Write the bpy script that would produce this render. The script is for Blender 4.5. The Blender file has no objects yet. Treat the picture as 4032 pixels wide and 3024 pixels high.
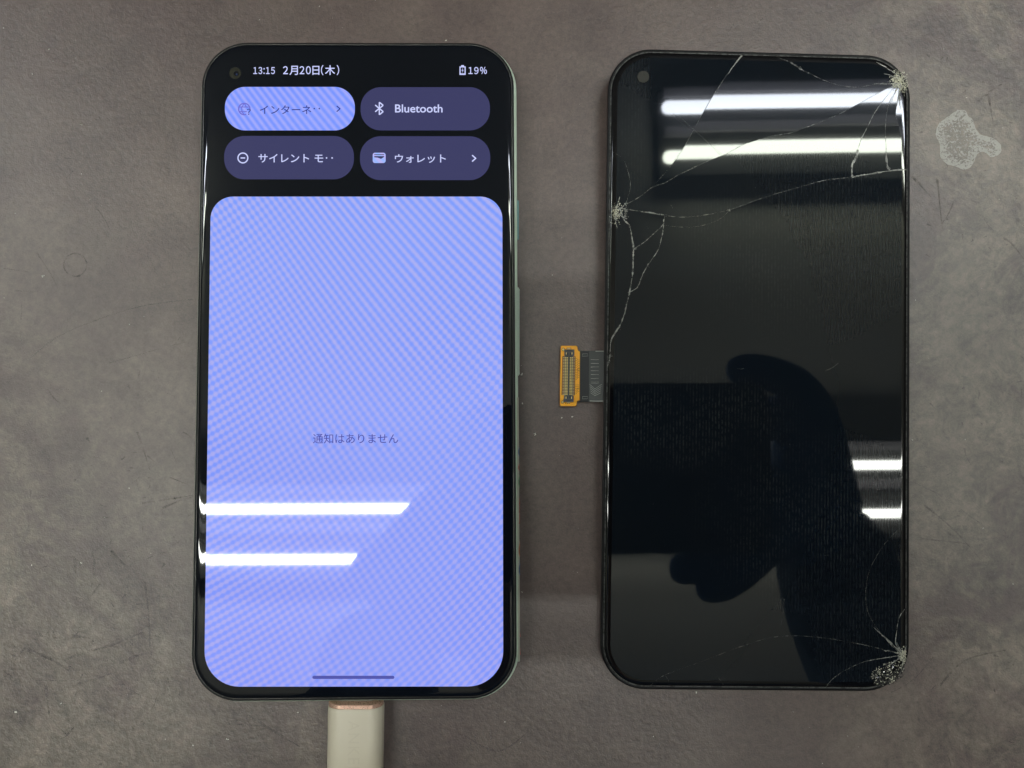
import bpy, bmesh, math, random
from mathutils import Vector, Matrix, noise
from mathutils.geometry import delaunay_2d_cdt
random.seed(7)
S = bpy.context.scene
COL = S.collection

# ------------------------------------------------------------------ camera, world, exposure
FPX, CX, CY, K = 3073.3, 2016.0, 1512.0, 1.8228
TX, TY = 0.0558, -0.0136
CAM = Vector((0, 0, 0.19066))
R = (Matrix.Rotation(TY, 3, 'Y') @ Matrix.Rotation(TX, 3, 'X'))
cd = bpy.data.cameras.new('camera'); cam = bpy.data.objects.new('camera', cd); COL.objects.link(cam)
cam.matrix_world = Matrix.Translation(CAM) @ R.to_4x4()
cd.sensor_width = 36.0; cd.lens = 36.0 * FPX / 4032.0
cd.clip_start = 0.005; cd.clip_end = 50
S.camera = cam
S.view_settings.view_transform = 'Standard'; S.view_settings.look = 'None'
S.view_settings.exposure = 0.0; S.view_settings.gamma = 1.0
W = bpy.data.worlds.new('World'); S.world = W; W.use_nodes = True
WB = W.node_tree.nodes['Background']
WB.inputs['Color'].default_value = (0.92, 0.93, 0.90, 1); WB.inputs['Strength'].default_value = 0.05
S.cycles.max_bounces = 6

# ------------------------------------------------------------------ materials
def srgb(r, g, b):
    f = lambda c: (c / 255 / 12.92) if c / 255 <= 0.04045 else ((c / 255 + 0.055) / 1.055) ** 2.4
    return (f(r), f(g), f(b), 1)
def mat(name, col=(0.5, 0.5, 0.5, 1), rough=0.5, metal=0.0, spec=0.5, emit=None, es=1.0, coat=0.0):
    m = bpy.data.materials.new(name); m.use_nodes = True
    b = m.node_tree.nodes['Principled BSDF']
    b.inputs['Base Color'].default_value = col if len(col) == 4 else (*col, 1)
    b.inputs['Roughness'].default_value = rough; b.inputs['Metallic'].default_value = metal
    b.inputs['Specular IOR Level'].default_value = spec
    if coat: b.inputs['Coat Weight'].default_value = coat; b.inputs['Coat Roughness'].default_value = 0.08
    if emit is not None:
        b.inputs['Emission Color'].default_value = emit; b.inputs['Emission Strength'].default_value = es
    return m
class G:
    """small node helper"""
    def __init__(s, m): s.t = m.node_tree; s.b = s.t.nodes['Principled BSDF']
    def n(s, typ, **kw):
        o = s.t.nodes.new(typ)
        for k, v in kw.items(): setattr(o, k, v)
        return o
    def put(s, sock, v):
        if isinstance(v, bpy.types.NodeSocket): s.t.links.new(v, sock)
        elif v is not None: sock.default_value = v
    def m(s, op, a, b=None, c=None, clamp=False):
        o = s.n('ShaderNodeMath', operation=op, use_clamp=clamp)
        for i, v in enumerate((a, b, c)):
            if v is not None: s.put(o.inputs[i], v)
        return o.outputs[0]
    def pos(s):
        o = s.n('ShaderNodeTexCoord'); x = s.n('ShaderNodeSeparateXYZ'); s.put(x.inputs[0], o.outputs['Object'])
        return o.outputs['Object'], x.outputs[0], x.outputs[1], x.outputs[2]
    def noise(s, vec, scale, detail=3, rough=0.5, dist=0.0):
        o = s.n('ShaderNodeTexNoise'); s.put(o.inputs['Vector'], vec)
        o.inputs['Scale'].default_value = scale; o.inputs['Detail'].default_value = detail
        o.inputs['Roughness'].default_value = rough; o.inputs['Distortion'].default_value = dist
        return o.outputs['Fac']
    def ramp(s, v, a, b, lo=0.0, hi=1.0):
        o = s.n('ShaderNodeMapRange'); o.clamp = True
        s.put(o.inputs[0], v); s.put(o.inputs[1], a); s.put(o.inputs[2], b); s.put(o.inputs[3], lo); s.put(o.inputs[4], hi)
        return o.outputs[0]
    def mix(s, f, a, b):
        o = s.n('ShaderNodeMix', data_type='RGBA'); s.put(o.inputs[0], f); s.put(o.inputs[6], a); s.put(o.inputs[7], b)
        return o.outputs[2]
    def scale(s, vec, v):
        o = s.n('ShaderNodeVectorMath', operation='MULTIPLY'); s.put(o.inputs[0], vec); s.put(o.inputs[1], v)
        return o.outputs[0]
    def bump(s, h, strength, dist):
        o = s.n('ShaderNodeBump'); s.put(o.inputs['Height'], h)
        o.inputs['Strength'].default_value = strength; o.inputs['Distance'].default_value = dist
        s.put(s.b.inputs['Normal'], o.outputs[0])

# worn brown-grey resin bench mat
M_table = mat('bench_resin', (0.12, 0.1, 0.09, 1), 0.42, spec=0.85)
g = G(M_table); P, px_, py_, pz_ = g.pos()
big = g.noise(P, 14, 4, 0.6); mid = g.noise(P, 75, 5, 0.62, 0.4); fine = g.noise(P, 700, 4, 0.65); grit = g.noise(P, 2600, 2, 0.6)
worn = g.ramp(g.noise(P, 30, 6, 0.7, 0.8), 0.40, 0.68)
# heavier wear at the lower left; right side paled as painted lamp sheen
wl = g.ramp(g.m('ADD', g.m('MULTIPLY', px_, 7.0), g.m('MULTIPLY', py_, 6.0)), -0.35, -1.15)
sheen_r = g.ramp(px_, 0.075, 0.12, 0.0, 1.25)
wear_sheen = g.m('MULTIPLY', worn, g.m('ADD', 0.25, g.m('MULTIPLY', 1.35, g.m('MAXIMUM', wl, sheen_r))), clamp=True)
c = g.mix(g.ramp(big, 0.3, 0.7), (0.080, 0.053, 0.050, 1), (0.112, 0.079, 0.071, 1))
c = g.mix(g.m('MULTIPLY', wear_sheen, 0.6), c, (0.225, 0.188, 0.148, 1))
dk = g.m('MULTIPLY', g.ramp(mid, 0.56, 0.72), g.m('ADD', 0.2, g.m('MAXIMUM', wl, sheen_r)))
c = g.mix(g.m('MULTIPLY', dk, 0.5), c, (0.062, 0.05, 0.043, 1))
fac = g.m('ADD', g.m('ADD', g.ramp(fine, 0.3, 0.7, -0.2, 0.2), g.ramp(grit, 0.3, 0.7, -0.16, 0.16)), g.ramp(mid, 0.32, 0.68, -0.14, 0.14))
zone_ = g.m('ADD', 0.35, g.m('MAXIMUM', wl, sheen_r))
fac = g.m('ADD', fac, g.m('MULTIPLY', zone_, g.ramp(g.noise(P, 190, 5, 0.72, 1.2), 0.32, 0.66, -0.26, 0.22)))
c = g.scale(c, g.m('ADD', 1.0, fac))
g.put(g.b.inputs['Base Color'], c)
g.put(g.b.inputs['Roughness'], g.m('ADD', 0.30, g.m('MULTIPLY', fine, 0.16)))
h = g.m('ADD', g.m('MULTIPLY', fine, 0.6), g.m('ADD', g.m('MULTIPLY', mid, 0.9), g.m('MULTIPLY', grit, 0.25)))
g.bump(h, 0.62, 0.00032)

M_black = mat('black_frame', (0.004, 0.004, 0.005, 1), 0.35, spec=.2)
M_glass = mat('cover_glass', (0.004, 0.0055, 0.009, 1), 0.02)
M_edge = mat('glass_edge', (0.004, 0.004, 0.005, 1), 0.05)
M_seam = mat('rim_seam', (0.10, 0.10, 0.095, 1), 0.22, 0.5)
M_mint = mat('mint_body', (0.42, 0.54, 0.43, 1), 0.45)
g = G(M_mint); P, *_ = g.pos()
g.put(g.b.inputs['Base Color'], g.mix(g.noise(P, 900, 3), (0.63, 0.77, 0.63, 1), (0.68, 0.81, 0.68, 1)))
M_teal = mat('teal_button', (0.30, 0.60, 0.62, 1), 0.25, 0.3)
M_film = mat('printed_film', (0.55, 0.57, 0.46, 1), 0.5)
M_red = mat('print_red', (0.5, 0.08, 0.06, 1), 0.5)
M_blu = mat('print_blue', (0.06, 0.16, 0.36, 1), 0.5)
M_grn = mat('print_green', (0.12, 0.34, 0.16, 1), 0.5)
M_org = mat('print_orange', (0.55, 0.2, 0.08, 1), 0.5)
M_hole = mat('camera_glass', (0.03, 0.03, 0.023, 1), 0.12)
M_lens = mat('camera_lens', (0.02, 0.03, 0.07, 1), 0.05)
M_lens2 = mat('camera_iris', (0.008, 0.009, 0.014, 1), 0.1)
M_hole2 = mat('camera_window', (0.022, 0.021, 0.016, 1), 0.4, spec=.3)

def screen_mat(name, a, b, stripes_only=False, k=1.0):
    """lit pixels, with the interference grid that the subpixels show"""
    m = mat(name, (0.002, 0.002, 0.003, 1), 0.032, emit=(1, 1, 1, 1), es=k)
    m.node_tree.nodes['Principled BSDF'].inputs['Specular IOR Level'].default_value = .42
    g = G(m); P, x, y, z = g.pos()
    mm = 1000.0
    X = g.m('MULTIPLY', x, mm); Y = g.m('MULTIPLY', y, mm)
    x2 = g.m('MULTIPLY', g.m('MULTIPLY', X, X), 0.0019); y2 = g.m('MULTIPLY', g.m('MULTIPLY', Y, Y), 0.0006)
    p1 = g.m('ADD', g.m('ADD', g.m('MULTIPLY', X, 0.50), g.m('MULTIPLY', Y, 0.36)), g.m('SUBTRACT', y2, x2))
    p2 = g.m('ADD', g.m('SUBTRACT', g.m('MULTIPLY', X, 0.44), g.m('MULTIPLY', Y, 0.50)), g.m('ADD', x2, y2))
    s1 = g.m('SINE', g.m('MULTIPLY', p1, 2 * math.pi)); s2 = g.m('SINE', g.m('MULTIPLY', p2, 2 * math.pi))
    # how strong each set of stripes is: \ on top and at the right, / at the left and at the bottom
    a1 = g.m('ADD', 0.46, g.ramp(g.m('ADD', Y, g.m('MULTIPLY', X, 0.9)), -60, 35, 0.0, 0.55))
    a2 = g.m('ADD', g.ramp(g.m('ADD', Y, g.m('MULTIPLY', X, 0.45)), -66, 22, 0.66, 0.12), g.ramp(X, -10, -30, 0.0, 0.5))
    a2 = g.m('ADD', a2, g.m('MULTIPLY', g.ramp(X, 5, 28), g.ramp(Y, 25, -10, 0.0, 0.6)))
    if stripes_only: a2 = 0.06; a1 = 0.85
    v = g.m('ADD', g.m('MULTIPLY', s1, a1), g.m('MULTIPLY', s2, a2))
    v = g.m('ADD', 0.5, g.m('MULTIPLY', v, 0.52), clamp=True)
    col = g.mix(v, a, b)
    # slow violet / sky-blue drift
    col = g.mix(g.ramp(Y, 50, -75, 0.0, 0.30), g.mix(0.16, col, srgb(150, 180, 255)), srgb(146, 140, 246))
    dr = g.ramp(g.noise(P, 28, 2), 0.35, 0.65)
    col = g.mix(g.m('MULTIPLY', dr, 0.22), col, srgb(150, 172, 255))
    g.put(g.b.inputs['Emission Color'], col)
    return m
M_panel = screen_mat('lit_panel', srgb(116, 150, 255), srgb(182, 180, 240), k=0.98)
M_tile_on = screen_mat('lit_tile', srgb(104, 136, 255), srgb(168, 170, 250), True, k=1.0)
def emis(name, rgb, k=1.0): return mat(name, (0.002, 0.002, 0.003, 1), 0.03, emit=srgb(*rgb), es=k)
M_tile = emis('dim_tile', (60, 61, 100)); M_txt = emis('pale_print', (204, 210, 255)); M_ink = emis('dark_blue_print', (28, 34, 128))
M_ink2 = emis('faded_blue_print', (66, 68, 165)); M_icon = emis('muted_icon', (112, 112, 214)); M_bar = emis('gesture_bar', (84, 88, 172))

# greasy cracked cover glass: knitted glove print in thin haze
M_gr = mat('smudged_glass', (0.004, 0.004, 0.004, 1), 0.02, spec=.34)
g = G(M_gr); P, x, y, z = g.pos()
wob = g.m('MULTIPLY', g.noise(P, 260, 2), 3.2)
knit = g.m('SINE', g.m('ADD', g.m('MULTIPLY', x, 2 * math.pi * 1000 / 0.78), wob))
dash = g.noise(g.scale(P, (1.2, 1.1, 1)), 760, 3, 0.6)
knit = g.m('MULTIPLY', g.ramp(knit, -0.2, 0.9), g.ramp(dash, 0.42, 0.6))
def blob(cx, cy, rx, ry, k):
    a = g.m('POWER', g.m('MULTIPLY', g.m('SUBTRACT', x, cx), 1 / rx), 2.0); b = g.m('POWER', g.m('MULTIPLY', g.m('SUBTRACT', y, cy), 1 / ry), 2.0)
    return g.m('MULTIPLY', k, g.ramp(g.m('ADD', a, b), 0.15, 1.3, 1.0, 0.0))
# where gloved fingers pressed on the glass
zone = g.m('MAXIMUM', g.m('MAXIMUM', blob(-.016, -.013, .026, .012, 1.0), blob(.012, -.036, .026, .020, .75)), g.m('MAXIMUM', blob(.010, .030, .028, .022, .5), g.m('MAXIMUM', blob(.026, -.060, .012, .018, .6), blob(-.033, .06, .006, .03, .35))))
zone = g.m('MULTIPLY', zone, g.ramp(g.noise(P, 70, 4, 0.65), 0.34, 0.58))
sm = g.m('MULTIPLY', knit, zone)
haze = g.ramp(g.noise(P, 40, 4, 0.6), 0.35, 0.8)
c = g.mix(g.m('MULTIPLY', sm, 1.0), (0.006, 0.009, 0.0135, 1), (0.036, 0.040, 0.042, 1))
c = g.mix(g.m('MULTIPLY', haze, 0.25), c, (0.010, 0.010, 0.009, 1))
g.put(g.b.inputs['Base Color'], c)
g.put(g.b.inputs['Roughness'], g.m('ADD', 0.027, g.m('MULTIPLY', sm, 0.015)))

M_crack = mat('fracture_line', (0.34, 0.34, 0.31, 1), 0.35)
M_crackf = mat('hairline_fracture', (0.14, 0.14, 0.13, 1), 0.35)
for m_, lo in ((M_crack, .25), (M_crackf, .05)):
    g = G(m_); P, *_ = g.pos(); g.put(g.b.inputs['Alpha'], g.ramp(g.noise(P, 650, 3, 0.75), 0.36, 0.62, lo, 1.0))
M_chip = mat('crushed_glass', (0.62, 0.60, 0.48, 1), 0.4)
M_chip2 = mat('splintered_glass', (0.05, 0.05, 0.05, 1), 0.06, spec=1.0)
M_fpc = mat('orange_polyimide', (1.0, 0.46, 0.03, 1), 0.32)
M_fpc_rim = mat('brown_polyimide', (0.30, 0.11, 0.012, 1), 0.4)
M_trace = mat('brown_trace', (0.22, 0.085, 0.012, 1), 0.45)
M_gold = mat('gold_contact', (0.85, 0.66, 0.26, 1), 0.35, 0.35)
M_sold = mat('tinned_pad', (0.62, 0.50, 0.30, 1), 0.4, 0.2)
M_conn = mat('grey_connector', (0.07, 0.075, 0.085, 1), 0.4)
M_conn2 = mat('dark_connector', (0.03, 0.032, 0.04, 1), 0.5)
M_flex = mat('black_flex', (0.024, 0.03, 0.03, 1), 0.34)
M_flexd = mat('black_flex_tape', (0.014, 0.016, 0.02, 1), 0.4)
M_ridge = mat('flex_ridge', (0.34, 0.36, 0.33, 1), 0.3)
M_cream = mat('cream_plastic', (0.50, 0.49, 0.36, 1), 0.38)
g = G(M_cream); P, *_ = g.pos()
g.put(g.b.inputs['Base Color'], g.mix(g.noise(P, 60, 3), (0.74, 0.67, 0.53, 1), (0.78, 0.71, 0.56, 1)))
M_rose = mat('rose_gold', (0.70, 0.44, 0.33, 1), 0.3, 0.4)
g = G(M_rose); P, *_ = g.pos(); g.put(g.b.inputs['Roughness'], g.ramp(g.noise(P, 3000, 2), 0.3, 0.7, 0.22, 0.42))
M_steel = mat('plug_steel', (0.45, 0.44, 0.42, 1), 0.3, 0.9)
M_glove = mat('navy_glove', (0.05, 0.22, 0.52, 1), 0.7)
g = G(M_glove); P, *_ = g.pos(); g.bump(g.noise(P, 900, 2), 0.5, 0.0004)
M_sleeve = mat('blue_sleeve', (0.13, 0.21, 0.32, 1), 0.9)
g = G(M_sleeve); P, *_ = g.pos()
g.bump(g.noise(g.scale(P, (1, 0.35, 1)), 55, 3), 0.8, 0.006)
M_phone = mat('black_case', (0.008, 0.008, 0.011, 1), 0.6)
M_ceil = mat('ceiling_paint', (0.72, 0.70, 0.62, 1), 0.9)
g = G(M_ceil); P, *_ = g.pos(); g.put(g.b.inputs['Base Color'], g.mix(g.noise(P, 3, 4), (0.68, 0.66, 0.585, 1), (0.75, 0.73, 0.65, 1)))
M_house = mat('white_enamel', (0.055, 0.055, 0.052, 1), 0.7, spec=.2)
M_rib = mat('pale_reflector', (0.22, 0.21, 0.22, 1), 0.7, spec=.2)
M_scrd = mat('dark_scratch', (0.055, 0.047, 0.042, 1), 0.5)
g = G(M_scrd); P, *_ = g.pos(); g.put(g.b.inputs['Alpha'], g.ramp(g.noise(P, 500, 3, 0.7), 0.36, 0.68, 0.0, 0.55))
M_scrl = mat('pale_scratch', (0.27, 0.245, 0.215, 1), 0.45)
g = G(M_scrl); P, *_ = g.pos(); g.put(g.b.inputs['Alpha'], g.ramp(g.noise(P, 300, 3, 0.7), 0.36, 0.7, 0.0, 0.65))
M_dust = mat('dust', (0.75, 0.73, 0.66, 1), 0.8)
M_stain = mat('limescale', (0.58, 0.56, 0.53, 1), 0.75)

# ------------------------------------------------------------------ geometry helpers
def ray(x, y):
    return (R @ Vector(((x - CX) / FPX, -(y - CY) / FPX, -1.0))).normalized()
def hit(x, y, p0, n):
    d = ray(x, y); t = (p0 - CAM).dot(n) / d.dot(n); return CAM + d * t
ZN = Vector((0, 0, 1))
def at(x, y, z=0.0): return hit(x, y, Vector((0, 0, z)), ZN)

def tag(o, label=None, cat=None, group=None, kind=None):
    if label: o['label'] = label
    if cat: o['category'] = cat
    if group: o['group'] = group
    if kind: o['kind'] = kind
    return o
def empty(name, M, label, cat, group=None):
    o = bpy.data.objects.new(name, None); o.empty_display_size = 0.01; COL.objects.link(o)
    o.matrix_world = M; tag(o, label, cat, group); return o
WM = {}
def mesh(name, verts, faces, m, parent=None, smooth=False, kind=None, label=None, attr=None):
    """verts are given in world space; a child's mesh is stored in its thing's space"""
    me = bpy.data.meshes.new(name)
    M = Matrix.Identity(4)
    if parent is not None:
        root = parent
        while root.parent: root = root.parent
        M = WM.get(root.name, Matrix.Identity(4)).inverted()
    me.from_pydata([tuple(M @ Vector(v)) for v in verts], [], faces); me.update()
    for mm in (m if isinstance(m, (list, tuple)) else [m]): me.materials.append(mm)
    if smooth:
        me.polygons.foreach_set('use_smooth', [True] * len(me.polygons))
    if attr:
        a = me.attributes.new(attr[0], 'FLOAT', 'POINT'); a.data.foreach_set('value', attr[1])
    o = bpy.data.objects.new(name, me); COL.objects.link(o)
    if parent is not None: o.parent = parent
    tag(o, label, kind=kind); return o
class MB:
    def __init__(s): s.v = []; s.f = []
    def add(s, vs, fs):
        b = len(s.v); s.v += [tuple(v) for v in vs]; s.f += [tuple(i + b for i in f) for f in fs]
    def prism(s, top, depth, n=None, bottom=True):
        """polygon 'top' (world points), pulled down by depth along -n"""
        n = n or ZN; k = len(top); lo = [Vector(p) - n * depth for p in top]
        fs = [tuple(range(k))] + [((i + 1) % k, i, k + i, k + (i + 1) % k) for i in range(k)]
        if bottom: fs.append(tuple(reversed(range(k, 2 * k))))
        s.add(list(top) + lo, fs)
    def box(s, c, sx, sy, sz, rot=None):
        pts = [Vector((x * sx / 2, y * sy / 2, z * sz / 2)) for x in (-1, 1) for y in (-1, 1) for z in (-1, 1)]
        if rot: pts = [rot @ p for p in pts]
        s.add([Vector(c) + p for p in pts], [(0, 1, 3, 2), (4, 6, 7, 5), (0, 4, 5, 1), (2, 3, 7, 6), (0, 2, 6, 4), (1, 5, 7, 3)])
    def chip(s, c, r, up=0.5):
        q = [Vector((random.gauss(0, 1), random.gauss(0, 1), 0)).normalized() * r * random.uniform(.5, 1.3) for _ in range(3)]
        t = Vector((random.uniform(-.3, .3) * r, random.uniform(-.3, .3) * r, r * up * random.uniform(.5, 1.4)))
        c = Vector(c); s.add([c + q[0], c + q[1], c + q[2], c + t], [(0, 1, 2), (0, 1, 3), (1, 2, 3), (2, 0, 3)])
    def out(s, name, m, parent=None, **k): return mesh(name, s.v, s.f, m, parent, **k)

def rrect(w, h, r, d=0.0, seg=14):
    """rounded rectangle outline inset by d, counter-clockwise from the right"""
    r = max(r - d, 1e-5); a = w / 2 - d - r; b = h / 2 - d - r; o = []
    for i, (sx, sy) in enumerate(((1, 1), (-1, 1), (-1, -1), (1, -1))):
        for j in range(seg + 1):
            t = (i + j / seg) * math.pi / 2
            o.append((sx * a + r * math.cos(t), sy * b + r * math.sin(t)))
    return o
def loft(name, rings, m, parent, M, cap_top=False, cap_bot=False, **k):
    """rings: lists of (x,y,z) of equal length, low to high, in the local frame M"""
    n = len(rings[0]); v = [M @ Vector(p) for r in rings for p in r]; f = []
    for i in range(len(rings) - 1):
        for j in range(n):
            f.append((i * n + j, i * n + (j + 1) % n, (i + 1) * n + (j + 1) % n, (i + 1) * n + j))
    if cap_top: f.append(tuple(range((len(rings) - 1) * n, len(rings) * n)))
    if cap_bot: f.append(tuple(reversed(range(n))))
    return mesh(name, v, f, m, parent, **k)

def pxrect(x0, y0, x1, y1, r, seg=12):
    """rounded rectangle in photo pixels"""
    o = []
    for i, (cx, cy) in enumerate(((x1 - r, y0 + r), (x0 + r, y0 + r), (x0 + r, y1 - r), (x1 - r, y1 - r))):
        for j in range(seg + 1):
            t = (i + j / seg) * math.pi / 2
            o.append((cx + r * math.cos(t), cy - r * math.sin(t)))
    return o

# ------------------------------------------------------------------ the bench
tv, tf = [], []
tb = bpy.data.meshes.new('bench_top')
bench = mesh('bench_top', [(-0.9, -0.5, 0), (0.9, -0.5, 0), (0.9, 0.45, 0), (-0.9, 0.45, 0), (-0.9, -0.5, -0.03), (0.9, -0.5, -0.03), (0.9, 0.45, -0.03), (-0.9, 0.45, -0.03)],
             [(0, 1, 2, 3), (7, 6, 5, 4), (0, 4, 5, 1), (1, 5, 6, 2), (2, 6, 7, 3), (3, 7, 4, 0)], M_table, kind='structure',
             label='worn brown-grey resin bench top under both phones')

def ribbon(mb, pts, w0, w1=None, n=None, lift=0.0, jit=0.0):
    """flat strip along world points"""
    n = n or ZN; w1 = w0 if w1 is None else w1; k = len(pts); vs = []
    for i, p in enumerate(pts):
        a = pts[max(i - 1, 0)]; b = pts[min(i + 1, k - 1)]; t = (b - a).normalized(); s = n.cross(t)
        w = w0 + (w1 - w0) * i / max(k - 1, 1); w *= 1 + random.uniform(-jit, jit)
        vs += [p + s * w / 2 + n * lift, p - s * w / 2 + n * lift]
    mb.add(vs, [(2 * i, 2 * i + 1, 2 * i + 3, 2 * i + 2) for i in range(k - 1)])
def smooth(pts, n=5):
    """Catmull-Rom through 2D points"""
    o = []
    for i in range(len(pts) - 1):
        p0 = pts[max(i - 1, 0)]; p1 = pts[i]; p2 = pts[i + 1]; p3 = pts[min(i + 2, len(pts) - 1)]
        for j in range(n):
            t = j / n
            o.append(tuple(0.5 * ((2 * p1[a]) + (-p0[a] + p2[a]) * t + (2 * p0[a] - 5 * p1[a] + 4 * p2[a] - p3[a]) * t * t + (-p0[a] + 3 * p1[a] - 3 * p2[a] + p3[a]) * t ** 3) for a in (0, 1)))
    return o + [tuple(pts[-1])]

md, ml = MB(), MB()
def scr(mb, pts, w, w2=None):
    q = [at(x, y, 0.00002) for x, y in smooth(pts, 4)]; ribbon(mb, q, w, w2, jit=0.35)
for pts, w in [([(420, 2145), (470, 2205), (530, 2255)], .0007), ([(365, 2170), (372, 2240), (360, 2310)], .0005), ([(292, 2190), (300, 2280)], .0006),
               ([(540, 1700), (565, 1770), (590, 1850)], .0005), ([(560, 1980), (670, 1965), (760, 1950)], .0004), ([(640, 2000), (700, 1975), (760, 1955)], .0004),
               ([(250, 2600), (330, 2570), (440, 2540), (560, 2490)], .0006), ([(110, 2560), (190, 2590), (270, 2640)], .0006), ([(180, 2700), (190, 2790), (210, 2840), (270, 2900)], .0005),
               ([(290, 2700), (400, 2665), (440, 2650)], .0005), ([(470, 2610), (530, 2585), (585, 2570)], .0005), ([(570, 2290), (585, 2420), (590, 2550)], .0005),
               ([(280, 2505), (355, 2510)], .0007), ([(40, 2540), (60, 2560), (45, 2610)], .0008), ([(100, 2550), (60, 2600)], .0006), ([(185, 1530), (210, 1565), (240, 1590)], .0004),
               ([(3590, 695), (3625, 730), (3665, 775)], .0005), ([(3950, 935), (3990, 965), (4030, 1020)], .0005), ([(4005, 860), (4032, 890)], .0005),
               ([(3850, 400), (3900, 360), (3945, 330)], .0005), ([(3890, 370), (3905, 450), (3915, 500)], .0004), ([(1820, 2890), (1960, 2960), (2080, 2880)], .0003),
               ([(940, 2790), (1030, 2850), (1180, 2940)], .0005), ([(900, 2850), (1060, 2860)], .0003), ([(3690, 700), (3710, 900)], .0004),
               ([(3640, 1990), (3760, 2090), (3900, 2250)], .0003), ([(3620, 2120), (3800, 2140)], .0003), ([(3700, 2700), (3800, 2600), (3960, 2560)], .0004)]:
    scr(md, pts, w * 1.3, w * .5)
for _ in range(75):
    if random.random() < .72: x, y = random.uniform(0, 740), random.uniform(1650, 3000)
    else: x, y = random.uniform(3620, 4032), random.uniform(100, 3000)
    L = random.expovariate(1 / 42) + 12; a = random.uniform(0, math.pi)
    b = a + random.uniform(-.5, .5)
    scr(md, [(x, y), (x + L * math.cos(a) * .5, y + L * math.sin(a) * .5), (x + L * (math.cos(a) + math.cos(b)) * .5, y + L * (math.sin(a) + math.sin(b)) * .5)], random.uniform(.00012, .00045), .0001)
for _ in range(230):
    if random.random() < .7: x, y = random.gauss(430, 220), random.gauss(2350, 380)
    else: x, y = random.uniform(3610, 4032), random.uniform(100, 3000)
    if x > 745 and x < 3600: continue
    L = random.uniform(6, 30); a = random.uniform(0, math.pi)
    ribbon(md, [at(x, y, .000025), at(x + L * .5 * math.cos(a) + 2, y + L * .5 * math.sin(a), .000025), at(x + L * math.cos(a), y + L * math.sin(a), .000025)], random.uniform(.0002, .0006), .0001, jit=.5)
for pts, w in [([(110, 1420), (220, 1330), (380, 1260), (560, 1205), (760, 1178)], .0004), ([(0, 1055), (110, 1070)], .0003), ([(380, 820), (410, 860), (430, 900)], .0003),
               ([(60, 1145), (150, 1148)], .0004), ([(145, 995), (200, 1080), (228, 1135)], .0004), ([(85, 1200), (82, 1330), (100, 1400)], .0003), ([(0, 1770), (130, 1740)], .0005),
               ([(430, 1430), (640, 1370), (740, 1345)], .0003), ([(100, 1528), (330, 1535)], .0003), ([(90, 1720), (130, 1640), (150, 1600)], .0003),
               ([(1870, 2890), (1880, 2960)], .0003), ([(1900, 2880), (1925, 2960)], .0004), ([(1850, 2920), (1862, 2975)], .0003), ([(1930, 2880), (1935, 2960)], .0003),
               ([(3600, 1900), (3720, 1960), (3860, 2060), (4032, 2150)], .0003), ([(3620, 2380), (3700, 2420)], .0004)]:
    scr(ml, pts, w * .8, w * .3)
for _ in range(130):
    x, y = random.uniform(0, 4032), random.uniform(0, 3024); a = random.uniform(0, math.pi); L = random.uniform(8, 60)
    scr(ml, [(x, y), (x + L * math.cos(a), y + L * math.sin(a))], random.uniform(.00008, .0002), .00005)
md.out('dark_scratches', M_scrd, bench, kind='stuff'); ml.out('pale_scratches', M_scrl, bench, kind='stuff')

dm = MB()
for x, y, r in [(321, 491, 5), (129, 292, 4), (191, 194, 3), (170, 1088, 5), (321, 685, 2.5), (355, 784, 2), (209, 241, 2), (61, 2803, 5.5), (760, 2935, 3), (400, 1542, 2.5), (509, 1923, 2.5), (317, 2216, 4), (125, 2225, 2.5),
                (1258, 26, 3), (3805, 384, 3), (3948, 503, 3), (4025, 597, 3), (2108, 1709, 6), (2055, 1472, 5), (2255, 1641, 4), (2213, 1645, 4), (2055, 2330, 3), (1987, 2840, 3), (1173, 2805, 3), (895, 2910, 3),
                (2057, 1590, 4), (2742, 2727, 4), (3605, 1180, 3), (3870, 2080, 3), (240, 2770, 2.5), (650, 2910, 2), (60, 840, 2), (3990, 2300, 3), (3800, 1730, 2.5), (1757, 160, 4)]:
    c = at(x, y, 0.0)
    for _ in range(4): dm.chip(c + Vector((random.gauss(0, 1), random.gauss(0, 1), 0)) * r * 2.4e-5, r * 4.8e-5, 1.0)
for _ in range(260):
    x, y = random.uniform(0, 4032), random.uniform(0, 3024)
    dm.chip(at(x, y, 0.0), random.expovariate(1 / 4e-5) + 3e-5, 0.8)
dm.out('dust_specks', M_dust, None, kind='stuff', label='white dust specks scattered over the worn bench top')

# dried water mark right of the cracked display
so = [(640, 315), (710, 320), (740, 370), (780, 400), (800, 460), (830, 520), (870, 550), (930, 565), (1000, 595), (1040, 640), (1052, 690), (1020, 735), (960, 752), (920, 730), (880, 705), (840, 715),
      (815, 745), (800, 790), (760, 850), (700, 872), (650, 855), (600, 838), (540, 820), (500, 780), (475, 730), (478, 680), (470, 620), (440, 560), (440, 500), (470, 440), (520, 400), (580, 355), (640, 315)]
so = smooth([(3500 + a * .4219, 300 + b * .4219) for a, b in so], 3)[:-1]
so = [(x + 3.2 * noise.noise(Vector((x * .09, y * .09, 0))), y + 3.2 * noise.noise(Vector((x * .09, y * .09, 5)))) for x, y in so]
def inpoly(x, y, P):
    r = False; j = len(P) - 1
    for i in range(len(P)):
        if (P[i][1] > y) != (P[j][1] > y) and x < (P[j][0] - P[i][0]) * (y - P[i][1]) / (P[j][1] - P[i][1]) + P[i][0]: r = not r
        j = i
    return r
pts = list(so); n0 = len(pts); x = 3680
while x < 3950:
    y = 425
    while y < 675:
        if inpoly(x, y, so) and min((x - a) ** 2 + (y - b) ** 2 for a, b in so) > 12: pts.append((x, y))
        y += 6
    x += 6
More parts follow.
